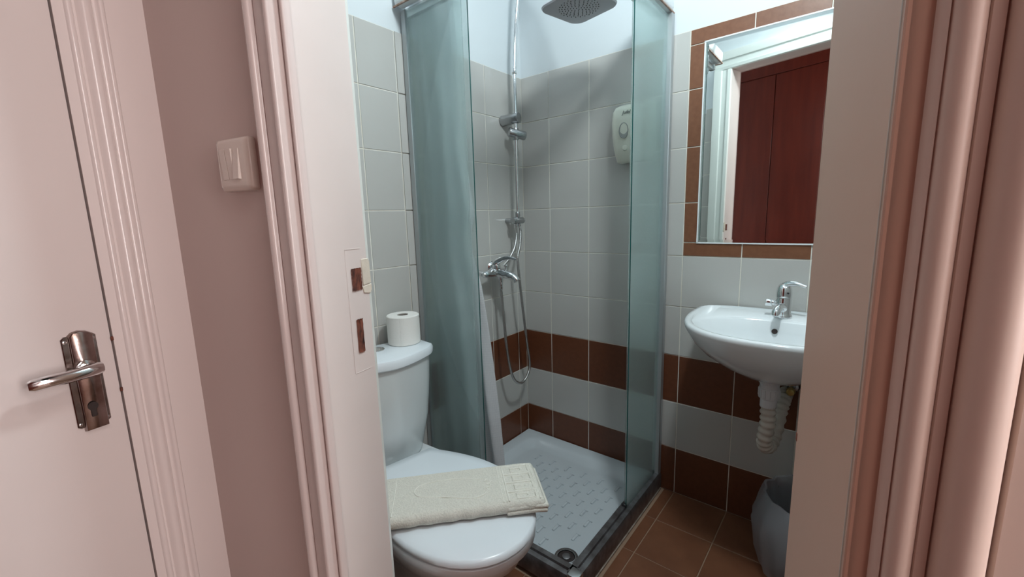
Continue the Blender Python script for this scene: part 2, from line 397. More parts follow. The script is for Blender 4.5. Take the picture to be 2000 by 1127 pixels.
# ------------------------------------------------------------------ hall door on the left wall
KF = lambda u, t, z: H(KS + u, t, z)                  # u: out of the wall
prof = [(0, -.1695), (.010, -.1695)] + [(.0125 + .0035 * math.sin(math.radians(a)), -.1745 + .0045 * math.cos(math.radians(a))) for a in range(0, 181, 30)] \
     + [(.0105, -.182), (.0105, -.1845), (.0135, -.1865), (.0170, -.1905), (.0185, -.1955), (.0170, -.2005), (.0135, -.2045), (.0110, -.2060), (.0110, -.2090), (.0150, -.2110), (.0165, -.2150), (.0150, -.2185), (.0125, -.2200), (.0115, -.2330), (0, -.2330)]
structure('trim_10', loft([[KF(u, t, 0) for u, t in prof], [KF(u, t, 2.05) for u, t in prof]]), 'gloss_pink', 50)
structure('trim_11', box(0, .017, -.815, -.1695, 2.05, 2.115, .004, 2, frame=KF), 'gloss_pink')
structure('trim_12', box(0, .017, -.815, -.775, 0, 2.05, .004, 2, frame=KF), 'gloss_pink')
structure('trim_13', box(-.04, -.012, -.80, -.170, 0, 2.05, frame=KF), 'dark_hole')
door1 = structure('door_1', box(-.012, .0095, -.774, -.2352, .006, 2.046, .0014, 2, frame=KF), 'gloss_leaf')
# handle plate: base plate with cut corners and a raised middle, lever, keyhole
hx, hz0, hz1 = -.2745, .8500, 1.0060
def hp(u, y, z): return KF(.0095 + u, hx + y, z)
bm = bmesh.new()
w0 = .0205; pl = [(-w0, hz0 + .006), (-w0 + .004, hz0 + .003), (-.013, hz0 + .003), (-.013, hz0 - .003), (.013, hz0 - .003), (.013, hz0 + .003), (w0 - .004, hz0 + .003), (w0, hz0 + .006),
      (w0, hz1 - .008), (w0 - .004, hz1 - .004), (.013, hz1 - .004), (.008, hz1 + .001), (0, hz1 + .003), (-.008, hz1 + .001), (-.013, hz1 - .004), (-w0 + .004, hz1 - .004), (-w0, hz1 - .008)]
loft([[hp(0, y, z) for y, z in pl], [hp(.002, y, z) for y, z in pl], [hp(.003, y * .95, (hz0 + hz1) / 2 + (z - (hz0 + hz1) / 2) * .99) for y, z in pl]], bm)
handle = finish('door_handle', bm, 'worn_metal', door1, label='worn chrome handle plate with lever')
bm = bmesh.new()
pl = [(-.0125, hz0 - .003), (.0165, hz0 - .003), (.0165, hz1 - .004), (.009, hz1 + .001), (0, hz1 + .003), (-.008, hz1 + .001), (-.0125, hz1 - .004)]
loft([[hp(.0025, y, z) for y, z in pl], [hp(.007, y * .93, (hz0 + hz1) / 2 + (z - (hz0 + hz1) / 2) * .99) for y, z in pl], [hp(.0080, y * .86, (hz0 + hz1) / 2 + (z - (hz0 + hz1) / 2) * .975) for y, z in pl]], bm)
finish('raised_plate', bm, 'worn_metal', handle, 60)
zl = .950
bm = cyl(hp(.008, 0, zl), hp(.0125, 0, zl), .0125, bv=.0015); cyl(hp(.012, 0, zl), hp(.036, 0, zl), .0085, bm=bm, bv=.001)
lev = [(.036, .010, zl + .001, .0085), (.036, .004, zl + .001, .0100), (.037, -.010, zl, .0105), (.037, -.030, zl - .001, .0100), (.036, -.050, zl - .001, .0098), (.034, -.066, zl - .002, .0100), (.033, -.0705, zl - .002, .0078)]
tube([hp(u, y, z) for u, y, z, _ in lev], [q[3] for q in lev], 10, bm, ell=.95)
finish('lever', bm, 'chrome', handle)
bm = cyl(hp(.0092, -.001, .8865), hp(.0105, -.001, .8865), .0065); box(.0092, .0104, -.0045, .0025, .8690, .885, .0008, 1, bm=bm, frame=hp)
finish('keyhole', bm, 'dark_hole', handle)
for y in (-.0168, .0168):
    for z in (hz0 + .010, hz1 - .012): finish('screw', cyl(hp(.0025, y, z), hp(.0042, y, z), .0026, n=12, bv=.0008), 'chrome', handle)
for z in (.986, .898): finish('gap_chip', box(.010, .0125, -.2365, -.2325, z - .004, z + .003, .0008, 1, frame=KF), 'wood_raw', door1)

# ------------------------------------------------------------------ brown double door across the hall (seen in the mirror)
bt = -.86
d2 = structure('door_2', box(KS + .002, 1.10, bt, bt + .025, 0, 2.40, .002, 1, frame=HF), 'red_brown')
for a, b in ((KS + .004, -.083), (-.079, .236), (.240, .66), (.664, 1.096)):
    finish('plank', box(a, b, bt + .023, bt + .037, .1, 2.128, .0025, 1, frame=HF), 'red_brown', d2)
finish('top_rail', box(KS + .004, 1.096, bt + .023, bt + .038, 2.132, 2.395, .0025, 1, frame=HF), 'red_brown', d2)

# ------------------------------------------------------------------ light switch
sw = thing('light_switch', 'cream three-rocker light switch on the pink hall wall', 'switch', H(-.139, -.112, 1.2575))
def SW(x, y, z): return H(-.139 + x, -.11 - y, 1.2575 + z)
def rrect(hw, hh, rr, n=5):
    out = []
    for cx, cy, a in ((hw - rr, hh - rr, 0), (-hw + rr, hh - rr, 90), (-hw + rr, -hh + rr, 180), (hw - rr, -hh + rr, 270)):
        out += [(cx + rr * math.cos(math.radians(a + 90 * k / n)), cy + rr * math.sin(math.radians(a + 90 * k / n))) for k in range(n + 1)]
    return out
rg = [(.040, .0405, .006, 0), (.040, .0405, .006, .008), (.0385, .039, .006, .012), (.034, .0345, .006, .0150), (.030, .031, .004, .0158)]
finish('plate', loft([[SW(x, y, z) for x, z in rrect(a, b, c)] for a, b, c, y in rg]), 'switch', sw)
for i in range(3):
    x0 = -.0235 + i * .0150; x1 = x0 + .0144
    tp, bt_ = (.0195, .0165) if i < 2 else (.0165, .0205)
    pts = [(x0, .0140, -.0235), (x1, .0140, -.0235), (x1, .0140, .0235), (x0, .0140, .0235)]
    top = [(x0 + .0005, bt_, -.0228), (x1 - .0005, bt_, -.0228), (x1 - .0005, tp, .0228), (x0 + .0005, tp, .0228)]
    finish('rocker', loft([[SW(*p) for p in pts], [SW(*p) for p in top]]), 'switch', sw)

# ------------------------------------------------------------------ shower tray
tr = thing('shower_tray', 'white ceramic square shower tray with ribbed floor in the tiled corner', 'shower tray', (.35, -.35, 0))
def sq(x0, x1, y0, y1, rr, z, n=6):
    cx, cy, hw, hh = (x0 + x1) / 2, (y0 + y1) / 2, (x1 - x0) / 2, (y1 - y0) / 2
    return [(cx + a, cy + b, z) for a, b in rrect(hw, hh, rr, n)]
E = .0035
rings = [sq(E, .70, -.70, -E, .004, .0), sq(E, .70, -.70, -E, .004, .055), sq(E + .003, .697, -.697, -E - .003, .004, .060),
         sq(.052, .665, -.665, -.052, .06, .059), sq(.062, .657, -.657, -.062, .06, .052), sq(.082, .645, -.645, -.082, .06, .030), sq(.10, .632, -.632, -.10, .06, .0255)]
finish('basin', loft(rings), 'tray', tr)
rib_me = None
for j in range(11):
    for i in range(6):
        x = .17 + i * .082 + (.041 if j % 2 else 0); y = -.16 - j * .043
        if x > .60 or (x > .52 and y < -.53): continue
        if rib_me is None:
            b2 = box(-.0285, .0285, -.0055, .0055, 0, .0042, .0024, 1); box(.0285, .0375, -.0055, .013, 0, .0042, .0024, 1, bm=b2)
            for v in b2.verts: v.co = Vector((v.co.y, v.co.x * .62, v.co.z))
            o = finish('rib', b2, 'tray'); rib_me = o.data
        else: o = bpy.data.objects.new('rib', rib_me); COL.objects.link(o)
        o.parent = tr; o.location = Vector((x, y, .0253)) - tr.location
bm = lathe((.603, -.598, .0255), [(.040, 0), (.040, .002), (.036, .0035), (.030, .003), (.029, -.001), (.008, -.001)], 32, cap0=True)
dr = finish('drain', bm, 'satin_chrome', tr, label='round steel drain')
finish('drain_hole', lathe((.603, -.598, .0255), [(.028, .0005), (.027, .0012), (.012, .0013)], 32), 'dark_hole', dr)
finish('drain_cap', lathe((.603, -.598, .0255), [(.014, .001), (.014, .005), (.011, .0065), (.003, .0068)], 24), 'rail_worn', dr)
# caulk line on the floor along the tray
finish('caulk_line', box(.700, .713, -.74, -.008, .0, .010, .003, 1), 'caulk', tr)

# ------------------------------------------------------------------ shower enclosure
en = thing('shower_enclosure', 'frosted green glass corner shower enclosure with aluminium frame standing on the white tray', 'shower enclosure', (.69, -.67, .06))
ZB, ZT = .060, 1.868
fr_l = finish('wall_profile', box(.006, .030, -.677, -.648, ZB, ZT, .002, 1), 'alu_matte', en)
fr_r = finish('wall_profile', box(.676, .707, -.030, -.0045, ZB, ZT, .002, 1), 'alu_matte', en)
# bottom rails: stepped section
def rail_x(y0, y1):    # runs along y at x = .69
    pr = [(.660, ZB), (.660, ZB + .012), (.668, ZB + .014), (.670, ZB + .026), (.688, ZB + .026), (.690, ZB + .018), (.706, ZB + .016), (.712, ZB + .004), (.712, .014), (.700, .014), (.700, ZB)]
    return loft([[(x, y, z) for x, z in pr] for y in (y0, y1)])
finish('bottom_rail', rail_x(-.700, -.008), 'rail_worn', en)
def rail_y(x0, x1):
    pr = [(-.660, ZB), (-.660, ZB + .012), (-.668, ZB + .014), (-.670, ZB + .026), (-.688, ZB + .026), (-.690, ZB + .018), (-.706, ZB + .016), (-.712, ZB + .004), (-.712, .014), (-.700, .014), (-.700, ZB)]
    return loft([[(x, y, z) for y, z in pr] for x in (x0, x1)])
finish('bottom_rail', rail_y(.008, .700), 'rail_worn', en)
finish('corner_joint', box(.676, .714, -.714, -.676, .012, ZB + .030, .004, 2), 'alu', en)
# top header: white painted box with rusty lower edge
def header(along):
    b = box(*( (.664, .706, -.70, -.006) if along == 'y' else (.006, .70, -.706, -.664)), ZT + .004, ZT + .058, .014, 3)
    h = finish('header', b, 'white_plastic', en, label='white painted top header with a rusty lower seam')
    b = box(*( (.700, .7065, -.70, -.005) if along == 'y' else (.005, .70, -.7065, -.700)), ZT + .001, ZT + .006, .001, 1)
    finish('header_seam', b, 'rust', h)
    b = box(*( (.655, .672, -.68, -.035) if along == 'y' else (.035, .68, -.672, -.655)), ZT - .028, ZT - .006, .001, 1)
    finish('header_track', b, 'alu', h)
header('y'); header('x')
def pane(name, m, x0, x1, y0, y1, free, edge=True):
    g = finish(name, box(x0, x1, y0, y1, ZB + .022, ZT - .004), m, en, smooth=0)
    if not edge: return g
    if free == 'x': e = box(x1, x1 + .0012, y0 - .0003, y1 + .0003, ZB + .022, ZT - .004)
    else: e = box(x0 - .0003, x1 + .0003, y0 - .0012, y0, ZB + .022, ZT - .004)
    finish('glass_edge', e, 'glass_edge', g, smooth=0)
    return g
pane('fixed_pane', 'frost_fixed', .026, .309, -.665, -.662, 'x')
pane('sliding_pane', 'frost_door', .034, .296, -.678, -.675, 'x', False)
pane('fixed_pane', 'frost_fixed', .689, .692, -.318, -.026, 'y')
pane('sliding_pane', 'frost_door', .677, .680, -.305, -.034, 'y', False)
for x, y in ((.684, -.316), (.684, -.045)): finish('roller_guide', box(x - .012, x + .008, y - .006, y + .006, ZB + .020, ZB + .036, .003, 1), 'black', en)
for x, y in ((.306, -.669), (.045, -.669)): finish('roller_guide', box(x - .006, x + .006, y - .012, y + .008, ZB + .020, ZB + .036, .003, 1), 'black', en)

# ------------------------------------------------------------------ shower curtain and its rod
rod = finish('curtain_rod', cyl((.001, -.60, 1.965), (XR - .001, -.60, 1.965), .0125), 'white_plastic')
rod['label'] = 'white shower curtain rod spanning the bathroom above the glass panels'; rod['category'] = 'curtain rod'
cu = thing('shower_curtain', 'white waffle shower curtain bunched behind the left frosted glass panel', 'shower curtain', (.12, -.6, 1.95))
bm = bmesh.new(); uvl = bm.loops.layers.uv.new('UVMap'); NX, NZ = 150, 60; grid = []
def edge_x(z):
    tab = [(.1, .352), (.27, .343), (.44, .328), (.67, .300), (.93, .270), (1.05, .240), (1.11, .240), (1.18, .260), (1.28, .240), (1.42, .215), (1.95, .19)]
    for (a, b), (c, e) in zip(tab[:-1], tab[1:]):
        if a <= z <= c: return b + (e - b) * (z - a) / (c - a)
    return tab[0][1] if z < tab[0][0] else tab[-1][1]
for j in range(NZ + 1):
    z = .10 + (1.94 - .10) * j / NZ; row = []; xe = edge_x(z); x0 = .030
    for i in range(NX + 1):
        q = i / NX; x = x0 + (xe - x0) * q; am = .030 * (1 - .25 * q) * (.75 + .25 * z)
        y = -.610 + am * math.sin(q * 2 * math.pi * 2.8 + .8 * math.sin(z * 2.1)) + .006 * math.sin(q * 31 + z * 5) + .012 * noise.noise(Vector((x * 9, z * 2.2, 1)))
        if q > .86: y += (q - .86) * .14
        y = max(y, -.650)
        row.append((bm.verts.new((x, y, z)), q, z))
    grid.append(row)
for j in range(NZ):
    for i in range(NX):
        c = [grid[j][i], grid[j][i + 1], grid[j + 1][i + 1], grid[j + 1][i]]
        fc = bm.faces.new([v[0] for v in c])
        for lp, v in zip(fc.loops, c): lp[uvl].uv = (v[1] * .62 / .0085, v[2] / .0085)
me_ = finish('curtain_cloth', bm, 'curtain', cu, smooth=180)
md = me_.modifiers.new('thick', 'SOLIDIFY'); md.thickness = .0012
for i in range(7):
    x = .03 + i * .032
    pth = [(x, -.6 + .0165 * math.cos(a), 1.965 + .0215 * math.sin(a) - .006) for a in [2 * math.pi * k / 20 for k in range(21)]]
    finish('curtain_ring', tube(pth, .0018, 8, cap=False), 'white_plastic', cu)

# ------------------------------------------------------------------ shower column
co = thing('shower_column', 'chrome shower column with square rain head and coiled metal hose in the corner', 'shower', (.07, -.137, 1.15))
px, py = .068, -.134
def PX(z):   # riser runs straight up to 1.79 m, then leans towards the room as it bends to the head
    if z <= 1.79: return Vector((px, py - .003 * (1.79 - z), z))
    return None
riser = [PX(1.165), PX(1.3), PX(1.5), PX(1.7), PX(1.79)]
up = smooth_path([PX(1.79), (.072, -.131, 1.90), (.082, -.127, 2.02), (.108, -.133, 2.12), (.175, -.160, 2.165), (.28, -.21, 2.155), (.375, -.250, 2.10), (.450, -.277, 2.00), (.475, -.285, 1.940)], 8)
finish('riser_pipe', tube(riser, .0088, 18), 'chrome', co)
bm = cyl(PX(1.775), up[1], .0105, n=18, bv=.001)
finish('riser_arm', tube(up, .0098, 18, bm), 'chrome', co)
finish('head_joint', cyl((.475, -.285, 1.893), (.475, -.285, 1.950), .020, .014, bv=.003), 'chrome', co)
# head: rounded square plate, underside with nozzles
hc = Vector((.475, -.285, 1.872)); hs_ = .103
tilt = Matrix.Rotation(math.radians(-12), 3, 'Z')
def HD(x, y, z): return hc + tilt @ Vector((x, y, z))
rg = [(hs_ - .012, .035, -.006), (hs_ - .003, .040, -.005), (hs_, .042, 0), (hs_ - .002, .042, .004), (hs_ - .02, .035, .009), (.04, .03, .014), (.022, .02, .022)]
head = finish('shower_head', loft([[HD(x, y, z) for x, y in rrect(a, a, c, 6)] for a, c, z in rg]), 'head_grey', co)
bm = bmesh.new()
for rr, nn in ((.008, 4), (.018, 8), (.028, 12), (.038, 16), (.048, 20), (.058, 24), (.067, 26)):
    for k in range(nn):
        a = 2 * math.pi * (k + (nn % 8) / 9) / nn
        p0 = HD(rr * math.cos(a), rr * math.sin(a), -.0055); cyl(p0, p0 - Vector((0, 0, .0022)), .0017, .0014, n=6, bm=bm)
finish('nozzles', bm, 'black', head, kind='stuff')
# wall bracket and slide holder
zb = 1.594
finish('wall_bracket', cyl((.001, py - .012, zb - .004), (.088, py + .001, zb), .0225, n=28, bv=.002), 'satin_chrome', co)
bm = cyl(PX(1.527) + Vector((-.014, -.030, .008)), PX(1.527) + Vector((.022, .040, -.006)), .0190, n=28, bv=.002)
cyl(PX(1.552) + Vector((0, 0, 0)), PX(1.502), .0135, bm=bm, bv=.001)
finish('slide_holder', bm, 'satin_chrome', co)
# diverter under the riser, with two outlets
dv = PX(1.150)
bm = cyl(dv + Vector((-.004, -.030, .0)), dv + Vector((.004, .032, .0)), .0145, n=28, bv=.0015)
cyl(dv + Vector((0, 0, .006)), dv + Vector((0, 0, .038)), .0115, n=20, bm=bm, bv=.001)
cyl((.001, dv.y, dv.z), dv, .011, n=20, bm=bm)
for yy in (-.010, .012): cyl(dv + Vector((0, yy, -.026)), dv + Vector((0, yy, -.008)), .0075, .0065, n=16, bm=bm)
div = finish('diverter', bm, 'satin_chrome', co)
finish('diverter_knob', cyl(dv + Vector((.002, .031, 0)), dv + Vector((.006, .044, 0)), .010, n=20, bv=.002), 'chrome', div)
# ribbed metal hoses
def hose(name, pts, rad=.0066):
    pth = smooth_path(pts, 26); seg = []; L = 0; out = [pth[0]]
    for a, b in zip(pth[:-1], pth[1:]):
        out.append(b)
    # resample evenly at 1.6 mm
    res = [out[0]]; acc = 0; step = .0017
    for a, b in zip(out[:-1], out[1:]):
        l = (b - a).length
        while acc + l >= step:
            a = a + (b - a) * ((step - acc) / l); l = (b - a).length; res.append(a); acc = 0
            if l == 0: break
        acc += l
    return finish(name, tube(res, [rad * (1.0 if i % 4 < 2 else .88) for i in range(len(res))], 10), 'steel_hose', co, smooth=60)
mxo = Vector((.066, -.296, .930))      # mixer centre
hose('loop_hose', [dv + Vector((0, .012, -.026)), dv + Vector((.004, .014, -.06)), dv + Vector((.012, -.006, -.12)), (.085, -.165, .97), (.090, -.150, .80), (.088, -.118, .60), (.085, -.092, .47), (.085, -.108, .410), (.088, -.165, .385), (.092, -.228, .430), (.090, -.262, .55), (.080, -.268, .70), (.072, -.268, .80), (.070, -.270, .858)])
hose('feed_hose', [dv + Vector((0, -.010, -.026)), dv + Vector((0, -.012, -.07)), (.080, -.180, 1.03), (.085, -.225, .985), (.072, -.252, .955)], .0060)

# ------------------------------------------------------------------ shower mixer
mx_ = thing('shower_mixer', 'chrome wall-mounted single-lever shower mixer below the shower column', 'faucet', tuple(mxo))
bm = tube([mxo + Vector((0, y, z)) for y, z in ((.060, .0), (.045, 0), (.030, 0), (0, 0), (-.030, 0), (-.055, 0), (-.078, -.002), (-.083, -.002))], [.013, .016, .018, .021, .019, .015, .013, .009], 24)
body = finish('mixer_body', bm, 'chrome', mx_)
for y in (.050, -.075):
    bm = cyl((.001, mxo.y + y, mxo.z + .012), (.012, mxo.y + y, mxo.z + .012), .031, .024, bv=.002)
    cyl((.010, mxo.y + y, mxo.z + .010), (.060, mxo.y + y, mxo.z), .0115, n=20, bm=bm)
    finish('wall_rose', bm, 'chrome', mx_)
bm = tube(smooth_path([mxo + Vector((.006, .004, .0)), mxo + Vector((.035, .012, -.004)), mxo + Vector((.070, .020, -.014)), mxo + Vector((.090, .024, -.026))], 5), [.0205] * 6 + [.0185] * 4 + [.0165] * 4 + [.0155, .0150], 20)
cyl(mxo + Vector((.086, .023, -.022)), mxo + Vector((.096, .025, -.034)), .0155, bm=bm, bv=.001)
finish('spout', bm, 'chrome', mx_)
bm = cyl(mxo + Vector((.004, 0, .012)), mxo + Vector((.006, 0, .036)), .0185, .0170, bv=.003)
hp_ = smooth_path([mxo + Vector((.000, -.004, .034)), mxo + Vector((.010, .000, .048)), mxo + Vector((.040, .006, .062)), mxo + Vector((.072, .014, .064)), mxo + Vector((.100, .020, .058))], 6)
tube(hp_, [.0175 - .0125 * i / len(hp_) for i in range(len(hp_))], 16, bm, ell=.8)
finish('lever', bm, 'chrome', mx_)
bm = cyl(mxo + Vector((.045, .014, .008)), mxo + Vector((.045, .014, .026)), .0045, n=14); cyl(mxo + Vector((.045, .014, .024)), mxo + Vector((.045, .014, .034)), .007, n=18, bm=bm, bv=.002)
finish('spout_knob', bm, 'chrome', mx_)
bm = cyl(mxo + Vector((.004, .024, -.046)), mxo + Vector((.004, .024, -.010)), .0105, .012, n=18, bv=.001); cyl(mxo + Vector((.004, .026, -.075)), mxo + Vector((.004, .025, -.044)), .0078, .010, n=18, bm=bm, bv=.001)
finish('hose_outlet', bm, 'chrome', mx_)

# ------------------------------------------------------------------ soap dispenser
sd = thing('soap_dispenser', 'off-white plastic soap dispenser on the grey tiled shower wall', 'soap dispenser', (.555, 0, 1.47))
def SD(x, y, z): return Vector((.5575 + x, -.003 - y, 1.3665 + z))
rings = []
for z, hw, dp in ((0, .050, .050), (.004, .052, .058), (.05, .059, .078), (.10, .062, .090), (.15, .0625, .094), (.185, .060, .090), (.203, .054, .076), (.213, .042, .052), (.218, .026, .03)):
    rg_ = []
    for k in range(25):
        a = math.pi * k / 24; rg_.append(SD(-hw * (1 if abs(math.cos(a)) > .999 else math.copysign(abs(math.cos(a)) ** .45, math.cos(a))), dp * (math.sin(a) ** .45 if math.sin(a) > 0 else 0), z))
    rings.append(rg_)
finish('cover', loft(rings), 'dispenser', sd)
bm = bmesh.new()
rings = [[SD(a_ * math.cos(t), yy, .112 + b_ * math.sin(t)) for t in [2 * math.pi * k / 32 for k in range(32)]] for a_, b_, yy in ((.0190, .0290, .082), (.0190, .0290, .0932), (.0165, .0265, .0940), (.0150, .0250, .0905), (.004, .006, .0895))]
finish('level_window', loft(rings), 'disp_window', sd, label='grey oval level window')
rings = [[SD(a_ * math.cos(t), yy, .052 + b_ * math.sin(t)) for t in [2 * math.pi * k / 24 for k in range(24)]] for a_, b_, yy in ((.012, .013, .074), (.0095, .0105, .0800), (.004, .005, .0810))]
finish('push_spot', loft(rings), 'dispenser', sd)
cv = bpy.data.curves.new('lettering', 'FONT'); cv.body = 'Jofel'; cv.size = .018; cv.extrude = .0004; cv.align_x = 'CENTER'; cv.shear = .3
to = bpy.data.objects.new('tmp', cv); COL.objects.link(to); bpy.context.view_layer.update()
tm = bpy.data.meshes.new_from_object(to.evaluated_get(bpy.context.evaluated_depsgraph_get())); bpy.data.objects.remove(to)
tm.materials.clear(); tm.materials.append(M['ink'])
lo = bpy.data.objects.new('lettering', tm); COL.objects.link(lo); lo.parent = sd; lo.rotation_euler = (math.radians(90), 0, 0)
lo.location = SD(.010, .0946, .170) - sd.location

# ------------------------------------------------------------------ mirror
mi = thing('mirror', 'rectangular wall mirror with faceted edges inside a border of brown tiles', 'mirror', (1.09, -.004, 1.4))
mx0, mx1, mz0, mz1 = FX0 + FB, FX1 - FB, FZ0 + FB, FZ1 - FB
rings = [[(x, y, z) for x, z in ((mx0 + i, mz0 + i), (mx1 - i, mz0 + i), (mx1 - i, mz1 - i), (mx0 + i, mz1 - i))] for i, y in ((.0005, .003), (.0005, -.0045), (.0125, -.0053))]
finish('mirror_glass', loft(rings), 'mirror', mi, smooth=0)
bm = bmesh.new()
for a in ((mx0 - .003, mx0 + .0015, mz0 - .003, mz1 + .003), (mx1 - .0015, mx1 + .003, mz0 - .003, mz1 + .003)): box(a[0], a[1], -.0055, .003, a[2], a[3], bm=bm)
for a in ((mx0, mx1, mz0 - .003, mz0 + .0015), (mx0, mx1, mz1 - .0015, mz1 + .003)): box(a[0], a[1], -.0055, .003, a[2], a[3], bm=bm)
finish('edge_sealant', bm, 'white_plastic', mi)

# ------------------------------------------------------------------ washbasin
SX = 1.112
sk = thing('washbasin', 'small white half-round ceramic washbasin hung on the tiled wall under the mirror', 'sink', (SX, -.005, .8))
def dshape(hw, dp, z, y0=-.0045, n=56, pw=2.5, cy=None, shift=0.0):
    """flat back at the wall, rounded front"""
    out = []
    yc = y0 - dp * .30; fw = dp - dp * .30
    for k in range(n):
        a = 2 * math.pi * k / n; c, s_ = math.cos(a), math.sin(a)
        x = hw * math.copysign(abs(c) ** (2 / pw), c)
        if s_ <= 0: y = yc - fw * abs(s_) ** (2 / pw)
        else: y = yc + dp * .30 * abs(s_) ** (.35)
        out.append((SX + x, y - shift, z))
    return out
rim = .826
outer = [(.075, .24, .648), (.115, .29, .662), (.165, .335, .688), (.21, .382, .722), (.245, .422, .762), (.257, .446, .795), (.262, .456, .810), (.262, .458, .820), (.258, .454, .826)]
inner = [(.247, .442, .8265), (.241, .436, .822)]
rings = [dshape(a, b, z) for a, b, z in outer] + [dshape(a, b, z) for a, b, z in inner]
# bowl inside: starts away from the wall (tap shelf) and drops to the drain
def bowl(hw, yb, yf, z, n=56, pw=2.4):
    out = []; yc = (yb + yf) / 2; fw = (yb - yf) / 2
    for k in range(n):
        a = 2 * math.pi * k / n; c, s_ = math.cos(a), math.sin(a)
        out.append((SX + hw * math.copysign(abs(c) ** (2 / pw), c), yc + fw * math.copysign(abs(s_) ** (2 / pw), s_), z))
    return out
rings += [bowl(.228, -.115, -.420, .817), bowl(.218, -.122, -.412, .808), bowl(.197, -.130, -.388, .775), bowl(.160, -.140, -.335, .735), bowl(.105, -.160, -.295, .705), bowl(.030, -.205, -.255, .697)]
finish('basin', loft(rings), 'ceramic', sk, smooth=60)
finish('overflow_hole', loft([[(SX - .012 + .0085 * math.cos(t), -.1345 - .0015 * k + .003 * math.sin(t), .781 + .008 * math.sin(t)) for t in [2 * math.pi * j / 20 for j in range(20)]] for k in range(2)]), 'dark_hole', sk)
finish('drain', lathe((SX, -.23, .697), [(.024, 0), (.024, .002), (.018, .003), (.006, .002)], 28), 'chrome', sk)
# waste pipe under the basin
wp = (SX - .006, -.205)
bm = lathe((wp[0], wp[1], 0), [(.031, .650), (.031, .634), (.027, .632), (.027, .618), (.029, .616), (.029, .585), (.0235, .582), (.0235, .555)], 26)
for k in range(14):
    a = k * math.pi / 7; cyl((wp[0] + .029 * math.cos(a), wp[1] + .029 * math.sin(a), .588), (wp[0] + .029 * math.cos(a), wp[1] + .029 * math.sin(a), .613), .002, n=6, bm=bm)
trp = finish('waste_outlet', bm, 'pvc_white', sk, label='white plastic waste nut under the basin')
pts = smooth_path([(wp[0], wp[1], .562), (wp[0] + .002, wp[1], .50), (wp[0] - .004, wp[1] + .004, .435), (wp[0] + .002, wp[1] + .028, .405), (wp[0] + .014, wp[1] + .066, .425), (wp[0] + .022, wp[1] + .10, .50), (wp[0] + .026, wp[1] + .135, .535), (wp[0] + .026, wp[1] + .198, .538)], 18)
finish('corrugated_pipe', tube(pts, [.0215 + .0022 * math.sin(i * 1.05) for i in range(len(pts))], 20), 'pvc', sk, label='cream corrugated waste pipe')
for i, (vx, vz) in enumerate(((1.150, .565), (1.205, .560))):
    bm = cyl((vx, -.004, vz), (vx, -.012, vz), .022, .018, n=20, bv=.001); cyl((vx, -.010, vz), (vx, -.055, vz), .010, n=16, bm=bm)
    v = finish('stop_valve', bm, 'satin_chrome', sk)
    finish('valve_knob', cyl((vx, -.055, vz), (vx, -.075, vz), .014, .012, n=12, bv=.002), 'satin_chrome' if i else 'brass', v)
    hp2 = smooth_path([(vx, -.048, vz + .008), (vx - .004, -.055, vz + .045), (vx - .018, -.060, vz + .085), (SX - .01 + i * .02, -.085, .69)], 8)
    finish('supply_hose', tube(hp2, .0052, 10), 'steel_hose', sk)

# basin tap
tp_ = thing('basin_tap', 'chrome single-lever tap on the back ledge of the white washbasin', 'faucet', (SX, -.075, .817))
tx, ty, tz = SX, -.078, .8192
bm = lathe((tx, ty, tz), [(.027, 0), (.0275, .004), (.025, .009), (.0225, .014), (.0222, .060), (.0215, .062), (.0215, .064)], 30)
finish('tap_body', bm, 'chrome', tp_)
bm = tube(smooth_path([(tx, ty - .010, tz + .030), (tx - .004, ty - .032, tz + .038), (tx - .008, ty - .056, tz + .036), (tx - .010, ty - .072, tz + .028)], 5), [.0150, .0150, .0145, .014, .0135, .013, .013, .0125, .0125, .012, .012, .012, .012, .012, .012, .012], 20)
cyl((tx - .0095, ty - .068, tz + .032), (tx - .0105, ty - .075, tz + .014), .0125, n=22, bm=bm, bv=.0015)
finish('spout', bm, 'chrome', tp_)
bm = lathe((tx, ty, tz), [(.0225, .066), (.0228, .080), (.0215, .094), (.017, .104), (.009, .109)], 30)
hp2 = smooth_path([(tx - .012, ty, tz + .096), (tx + .008, ty - .006, tz + .110), (tx + .034, ty - .014, tz + .113), (tx + .060, ty - .022, tz + .107)], 6)
tube(hp2, [.013 - .0085 * i / len(hp2) for i in range(len(hp2))], 14, bm, ell=.55)
lv = finish('lever', bm, 'chrome', tp_)
finish('temperature_dot', cyl((tx + .012, ty - .0185, tz + .082), (tx + .0135, ty - .0215, tz + .082), .003, n=12), 'black', lv)
bm = cyl((tx - .044, ty - .004, tz + .046), (tx - .018, ty - .002, tz + .044), .0085, n=18, bv=.001); cyl((tx - .050, ty - .004, tz + .046), (tx - .030, ty - .003, tz + .045), .0128, n=22, bm=bm, bv=.0015)
finish('side_nozzle', bm, 'chrome', tp_)

